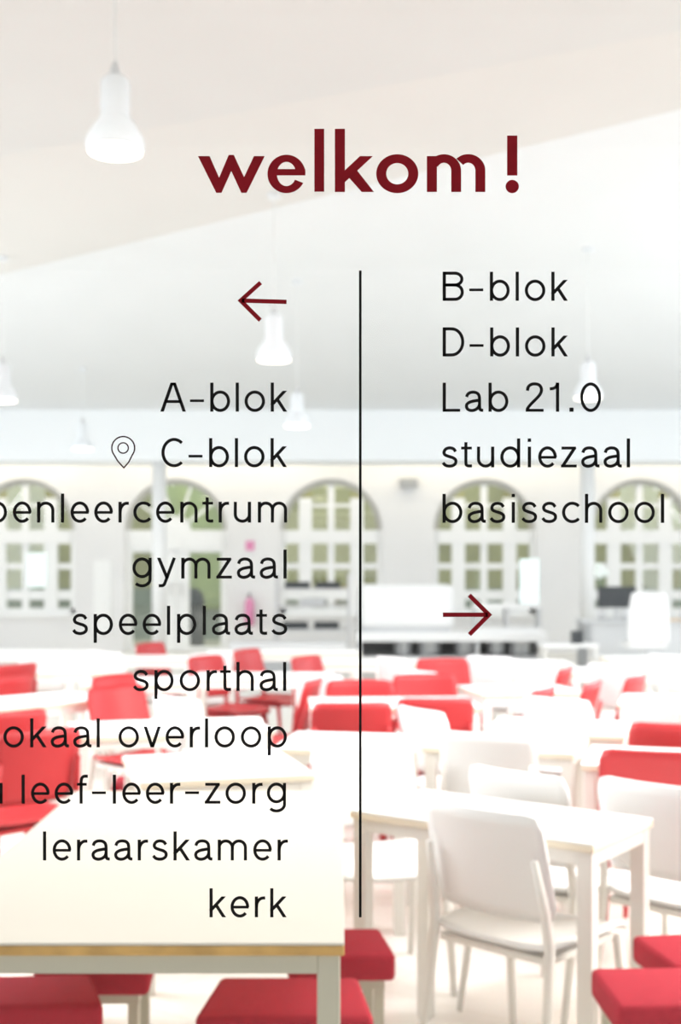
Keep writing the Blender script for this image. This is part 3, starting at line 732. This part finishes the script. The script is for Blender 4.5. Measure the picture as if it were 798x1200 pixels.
G = {   # glyph: (width, left bearing, right bearing, strokes)
 'o': (24, 3.3, 3.3, [rb(ell(12, cyo, 10.2, ryo, 0, 360)[:-1], True)]),
 'b': (23.3, 3.8, 3.2, [vs(h_, 0, CAP), rb(ell(11.75, cyo, 9.75, ryo, 0, 360)[:-1], True)]),
 'd': (23.3, 3.2, 3.8, [vs(23.3-h_, 0, CAP), rb(ell(11.55, cyo, 9.75, ryo, 0, 360)[:-1], True)]),
 'p': (22.6, 3.8, 3.2, [vs(h_, -9.4, X_), rb(ell(11.4, cyo, 9.4, ryo, 0, 360)[:-1], True)]),
 'g': (22.5, 3.2, 3.8, [rb(ell(11.2, cyo+.4, 9.4, ryo-.4, 0, 360)[:-1], True), rb([(20.7, X_), (20.7, 10), (20.7, 2)]+ell(11.3, -.6, 9.4, 7.9, 0, -140, 16))]),
 'a': (21.4, 2.8, 1.9, [rb(spl([(1.9, 17.3), (3.4, 20.6), (6.2, 22.4), (9.8, 22.9), (13.6, 22.1), (16.2, 19.6), (17, 15.8), (17.1, 10), (17.2, 5.2), (17.9, 2.6), (19.6, 1.8), (21.4, 1.8)])),
        rb(spl([(17.1, 13.5), (12, 12.8), (6.6, 11.6), (2.9, 9.4), (1.8, 6.6), (2.9, 3.4), (5.6, 1.8), (9, 1.5), (13, 2.8), (16, 5.6), (17.2, 9)]))]),
 's': (18.2, 2.6, 2.6, [rb(spl([(16.2, 18.6), (13.6, 21.8), (9.2, 22.9), (4.8, 21.6), (2.6, 18.2), (3.7, 14.9), (8.2, 12.9), (13.3, 11.2), (16.2, 8.6), (16, 4.7), (12.9, 2.2), (8.6, 1.5), (4.2, 2.6), (1.3, 5.6)]))]),
 'c': (20.4, 3.3, 2.6, [rb(ell(12, cyo, 10.2, ryo, 42, 318))]),
 'e': (21.3, 3.3, 2.9, [rb(ell(10.9, cyo, 9.1, ryo, -2, 318)), hs(11.9, 2, 21.2, 3.2)]),
 'n': (20.3, 3.8, 3.6, [vs(h_, 0, X_), rb([(h_+.2, 13)]+ell(10.2, 14.6, 8.3, 8.2, 170, 0, 18)+[(18.5, 0)])]),
 'h': (20.3, 3.8, 3.6, [vs(h_, 0, CAP), rb([(h_+.2, 13)]+ell(10.2, 14.6, 8.3, 8.2, 170, 0, 18)+[(18.5, 0)])]),
 'm': (34.3, 3.8, 3.6, [vs(h_, 0, X_), rb([(h_+.2, 13)]+ell(9.5, 15.2, 7.65, 7.6, 170, 0, 16)+[(17.15, 0)]), rb([(17.3, 13)]+ell(24.85, 15.2, 7.65, 7.6, 170, 0, 16)+[(32.5, 0)])]),
 'u': (20.3, 3.6, 3.8, [vs(20.3-h_, 0, X_), rb([(h_, X_)]+ell(10.1, 9.8, 8.3, 8.2, 180, 350, 18)+[(18.4, 12)])]),
 'r': (12.2, 3.8, 1.6, [vs(h_, 0, X_), rb(spl([(h_+.1, 12), (2.6, 16.5), (4.8, 20.2), (8, 22.3), (12.2, 22.7)]))]),
 't': (12.9, 1.7, 2.0, [rb([(5.6, 29.6), (5.6, 16)]+spl([(5.6, 6), (6.2, 3), (8.6, 1.8), (12.8, 1.9)])), hs(22.7, 0, 12.6, 3.2)]),
 'l': (SW, 3.8, 3.8, [vs(h_, 0, CAP)]),
 'i': (SW, 5.0, 5.0, [vs(h_, 0, X_), ('poly', [(-.1, 30), (3.8, 30), (3.8, 34), (-.1, 34)])]),
 'k': (19.4, 3.8, 1.6, [vs(h_, 0, CAP), ds(1.8, 8.4, 16.6, X_), ds(17.1, 0, 7.9, 14.2)]),
 'v': (20.4, 1.8, 1.8, [ds(2.0, X_, 10.2, 0), ds(18.4, X_, 10.2, 0)]),
 'y': (22.4, 1.8, 1.6, [ds(2.0, X_, 12, .4), rb([(20.4, X_), (9.4, -5.0), (8.3, -7.1), (6.6, -8.3), (2.0, -8.4)])]),
 'z': (18.4, 2.4, 2.4, [hs(X_-1.7, .6, 17.6), hs(1.7, 0, 18.4), ds(2.1, 1.7, 15.9, X_-1.7)]),
 'f': (12.9, 1.6, 0.8, [rb([(5.0, 0), (5.0, 14)]+spl([(5.0, 26), (5.8, 30), (8.4, 32), (12.9, 32.2)])), hs(22.7, 0, 11.6, 3.2)]),
 '-': (16.4, 3.8, 4.0, [hs(12.8, 0, 16.4, 3.1)]),
 'A': (30, 1.6, 1.4, [ds(2, 0, 13.9, CAP), ds(28, 0, 16.1, CAP), hs(11.8, 5.5, 24.5), ('poly', [(12, 30.8), (18, 30.8), (18, 34), (12, 34)])]),
 'C': (25.4, 3.3, 2.6, [rb(ell(14.9, 17, 13.1, 15.4, 47, 313))]),
 'B': (24.8, 3.8, 2.6, [vs(h_, 0, CAP), rb([(1, CAP-1.7), (13, CAP-1.7)]+ell(14.5, 25.4, 8, 6.9, 80, -80, 12)+[(12, 18.5), (1, 18.5)]), rb([(1, 18.5), (13, 18.5)]+ell(14.5, 10.1, 8.5, 8.4, 80, -80, 14)+[(12, 1.7), (1, 1.7)])]),
 'D': (25.3, 3.8, 2.6, [vs(h_, 0, CAP), rb([(1, CAP-1.7), (9, CAP-1.7)]+ell(10.4, 17, 13.1, 15.3, 84, -84, 22)+[(9, 1.7), (1, 1.7)])]),
 'L': (20.5, 3.8, 2.6, [vs(h_, 0, CAP), hs(1.7, 1, 20.5)]),
 '2': (21.2, 2.6, 2.6, [rb(spl([(2.2, 24.6), (3.3, 29.2), (6.6, 31.9), (11, 32.6), (15.6, 31.5), (18.3, 28), (18.4, 23.6), (16.2, 19.2), (11.8, 14.4), (6.4, 9), (2.6, 4.2), (1.9, 1.7)])), hs(1.7, .2, 21.2)]),
 '1': (11, 2, 3.8, [vs(11-h_, 0, CAP), rb(spl([(0, 26.9), (3.6, 27.2), (6.6, 28.6), (8.4, 31.2), (9, 34)]))]),
 '.': (4.9, 3, 3, [('poly', [(0, 0), (4.9, 0), (4.9, 4.8), (0, 4.8)])]),
 '0': (24.6, 3, 3, [rb(ell(12.3, 17, 10.5, 15.5, 0, 360, 36)[:-1], True)]),
}
gm = {}
def glyph_mesh(ch):
    if ch not in gm:
        mb = MB()
        for st in G[ch][3]:
            if st[0] == 'poly': quad(mb, st[1])
            else: ribbon(mb, st[1], SW-.15, st[2])
        gm[ch] = mb.mesh('letter', M['vinyl_black'])
    return gm[ch]
def px_loc(px, py): return ((px-CX)*gs, GY, EYE+(HOR-py)*gs)
def line(text, base, ia, xa, xr, label, pos=None):
    """letters placed between a measured left edge xa of letter ia and the right edge xr of the last one"""
    x = 0; L = []
    for i, ch in enumerate(text):
        if ch == ' ': x += 14.2; L.append(None); continue
        wd, lb, rbg, _ = G[ch]; x += lb; L.append(x); x += wd+rbg
    last = len(text)-1
    right = L[last]+G[text[last]][0]
    gaps = last-ia
    tr = ((xr-xa)-(right-L[ia]))/gaps
    root = empty('text_line', px_loc(xa, base)); tag(root, label, 'lettering', 'black direction lines on the glass')
    for i, ch in enumerate(text):
        if L[i] is None: continue
        X0 = pos[i] if pos else xa+(L[i]-L[ia])+tr*(i-ia)
        o = bpy.data.objects.new('letter', glyph_mesh(ch)); COL.objects.link(o); o.parent = root
        o.location = ((X0-xa)*gs, 0, 0)
    print('%-18s tracking %.2f' % (text, tr))
line('A-blok', 482.4, 0, 187.9, 336.6, 'black words "A-blok" on the glass under the left arrow')
line('C-blok', 547.4, 0, 189.2, 336.4, 'black words "C-blok" on the glass beside the map pin')
line('openleercentrum', 612.4, 2, 15.1, 336.4, 'black word "openleercentrum" on the glass, cut off at the left edge')
line('gymzaal', 678.0, 0, 155.2, 335.9, 'black word "gymzaal" on the glass')
line('speelplaats', 743.9, 0, 84.7, 336.4, 'black word "speelplaats" on the glass')
line('sporthal', 809.7, 0, 155.9, 335.5, 'black word "sporthal" on the glass')
line('lokaal overloop', 875.8, 1, 4.0, 336.2, 'black words "lokaal overloop" on the glass, cut off at the left edge')
line('u leef-leer-zorg', 941.8, 2, 25.3, 335.2, 'black words "leef-leer-zorg" on the glass')
line('leraarskamer', 1008.3, 0, 50.4, 337.4, 'black word "leraarskamer" on the glass')
line('kerk', 1074.9, 0, 245.5, 336.0, 'black word "kerk" on the glass, last line on the left')
line('B-blok', 352.5, 0, 518.7, 665.4, 'black words "B-blok" on the glass, first line on the right')
line('D-blok', 417.7, 0, 518.7, 665.5, 'black words "D-blok" on the glass, second line on the right')
line('Lab 21.0', 482.5, 0, 518.7, 704.4, 'black words "Lab 21.0" on the glass', pos=[518.7, 544.8, 572.4, 0, 615.8, 644.2, 667.2, 679.8])
line('studiezaal', 547.8, 0, 517.7, 738.2, 'black word "studiezaal" on the glass')
line('basisschool', 612.7, 0, 518.5, 778.2, 'black word "basisschool" on the glass')

# welkom!  (coordinates in pixels around x=232, baseline y=225)
wr = empty('welcome_lettering', px_loc(232, 225)); tag(wr, 'large dark red word "welkom!" on the glass', 'lettering')
def wp(poly): return [(x-232, 225-y) for x, y in poly]
def wl(fn):
    mb = MB(); fn(mb); mb.build('letter', M['vinyl_red'], wr)
wl(lambda mb: [quad(mb, wp(p)) for p in (
    [(232, 183), (245.6, 183), (256.8, 208.2), (256.5, 226), (253.4, 226)],
    [(256.8, 208.2), (268, 181.6), (271, 181.6), (271, 200.5), (259.6, 226), (256.5, 226)],
    [(271, 181.6), (274, 181.6), (286, 207.6), (286, 226), (282.8, 226), (271, 200.5)],
    [(286, 207.6), (297.6, 183), (310.2, 183), (289, 226), (286, 226)])])
def ering(mb, cx_, cy, RX, RY, rx, ry, a0_, a1_, n=40, lift=0.0):
    for i in range(n):
        A, B = math.radians(a0_+(a1_-a0_)*i/n), math.radians(a0_+(a1_-a0_)*(i+1)/n)
        quad(mb, [(cx_+RX*math.cos(A), cy+RY*math.sin(A)), (cx_+RX*math.cos(B), cy+RY*math.sin(B)), (cx_+rx*math.cos(B), cy+ry*math.sin(B)), (cx_+rx*math.cos(A), cy+ry*math.sin(A))], lift)
def we(mb):
    ering(mb, 103.7, 21.1, 22.3, 22.5, 11.2, 14.2, -2, 332)
    quad(mb, wp([(320, 198.2), (357.8, 198.2), (357.9, 205.6), (320, 205.6)]), .0001)
wl(we)
wl(lambda mb: quad(mb, wp([(368.4, 151), (379.9, 151), (379.9, 224.7), (368.4, 224.7)])))
wl(lambda mb: [quad(mb, wp(p)) for p in ([(392.4, 151), (404.2, 151), (404.2, 225), (392.4, 225)], [(421.8, 183), (437, 183), (404.1, 213.6), (404.1, 199.6)], [(409.2, 208.6), (418.4, 199.7), (438.2, 225), (423.8, 225)])])
wl(lambda mb: ering(mb, 233.5, 21.4, 24.7, 22.8, 12.9, 12.5, 0, 360, 44))
def wm(mb):
    quad(mb, wp([(500.2, 183), (512, 183), (512, 225), (500.2, 225)]), .0001)
    for c_ in (288.3, 316.6):
        ering(mb, c_, 25.0, 20.0, 19.2, 8.4, 9.2, 0, 134 if c_ > 300 else 150, 20, .0003 if c_ > 300 else 0)
        quad(mb, [(c_+8.4, 0), (c_+20.0, 0), (c_+20.0, 25.0), (c_+8.4, 25.0)])
wl(wm)
def wx_(mb):
    quad(mb, wp([(594.2, 158.9), (606.2, 158.9), (606.2, 205.7), (594.2, 205.7)]))
    quad(mb, [(600.2-232+7.8*math.cos(2*PI*i/28), 6.4+7.8*math.sin(2*PI*i/28)) for i in range(28)])
wl(wx_)
# arrows
def arrow(tip, tail, ea, eb, th, label):
    r = empty('arrow', px_loc(*tip)); tag(r, label, 'arrow')
    q = lambda p: (p[0]-tip[0], tip[1]-p[1])
    s_ = 1 if tail[0] > tip[0] else -1
    mb = MB(); ribbon(mb, [q((tip[0]+s_*5, tip[1])), q(tail)], th)
    mb.build('shaft', M['vinyl_red'], r)
    mb = MB(); o = s_*3.6
    ribbon(mb, [q(ea), (o, 0), q(eb)], th); mb.build('head', M['vinyl_red'], r)
arrow((278.4, 352.3), (335.8, 353.8), (305.4, 331.2), (305.0, 375.3), 5.0, 'dark red arrow pointing left on the glass')
arrow((576.6, 720.4), (519, 720.4), (549.8, 697.4), (550.0, 743.6), 5.1, 'dark red arrow pointing right on the glass')
# dividing line
t = MB().box2(-1.5*gs, 1.5*gs, -.00025, 0, -1075*gs, -317*gs).build('divider_line', M['vinyl_black'])
t.location = (px_loc(422.2, 0)[0], GY, EYE+HOR*gs); tag(t, 'long thin vertical black line between the two text columns', 'line')
# map pin
r = empty('map_pin', px_loc(144.4, 525)); tag(r, 'outlined dark map pin symbol left of C-blok', 'symbol')
mb = MB(); pin = ell(0, 0, 13.4, 13.4, -38, 218, 36)+[(-6.5, -15.2), (.7, -23.3), (6.5, -16.6)]
ribbon(mb, pin, 1.6, True); mb.build('outline', mat('vinyl_maroon', (.035, .006, .012), .5, .1), r)
mb = MB(); ribbon(mb, ell(-.1, 0, 6.1, 6.1, 0, 360, 28)[:-1], 1.5, True); mb.build('ring', bpy.data.materials['vinyl_maroon'], r)
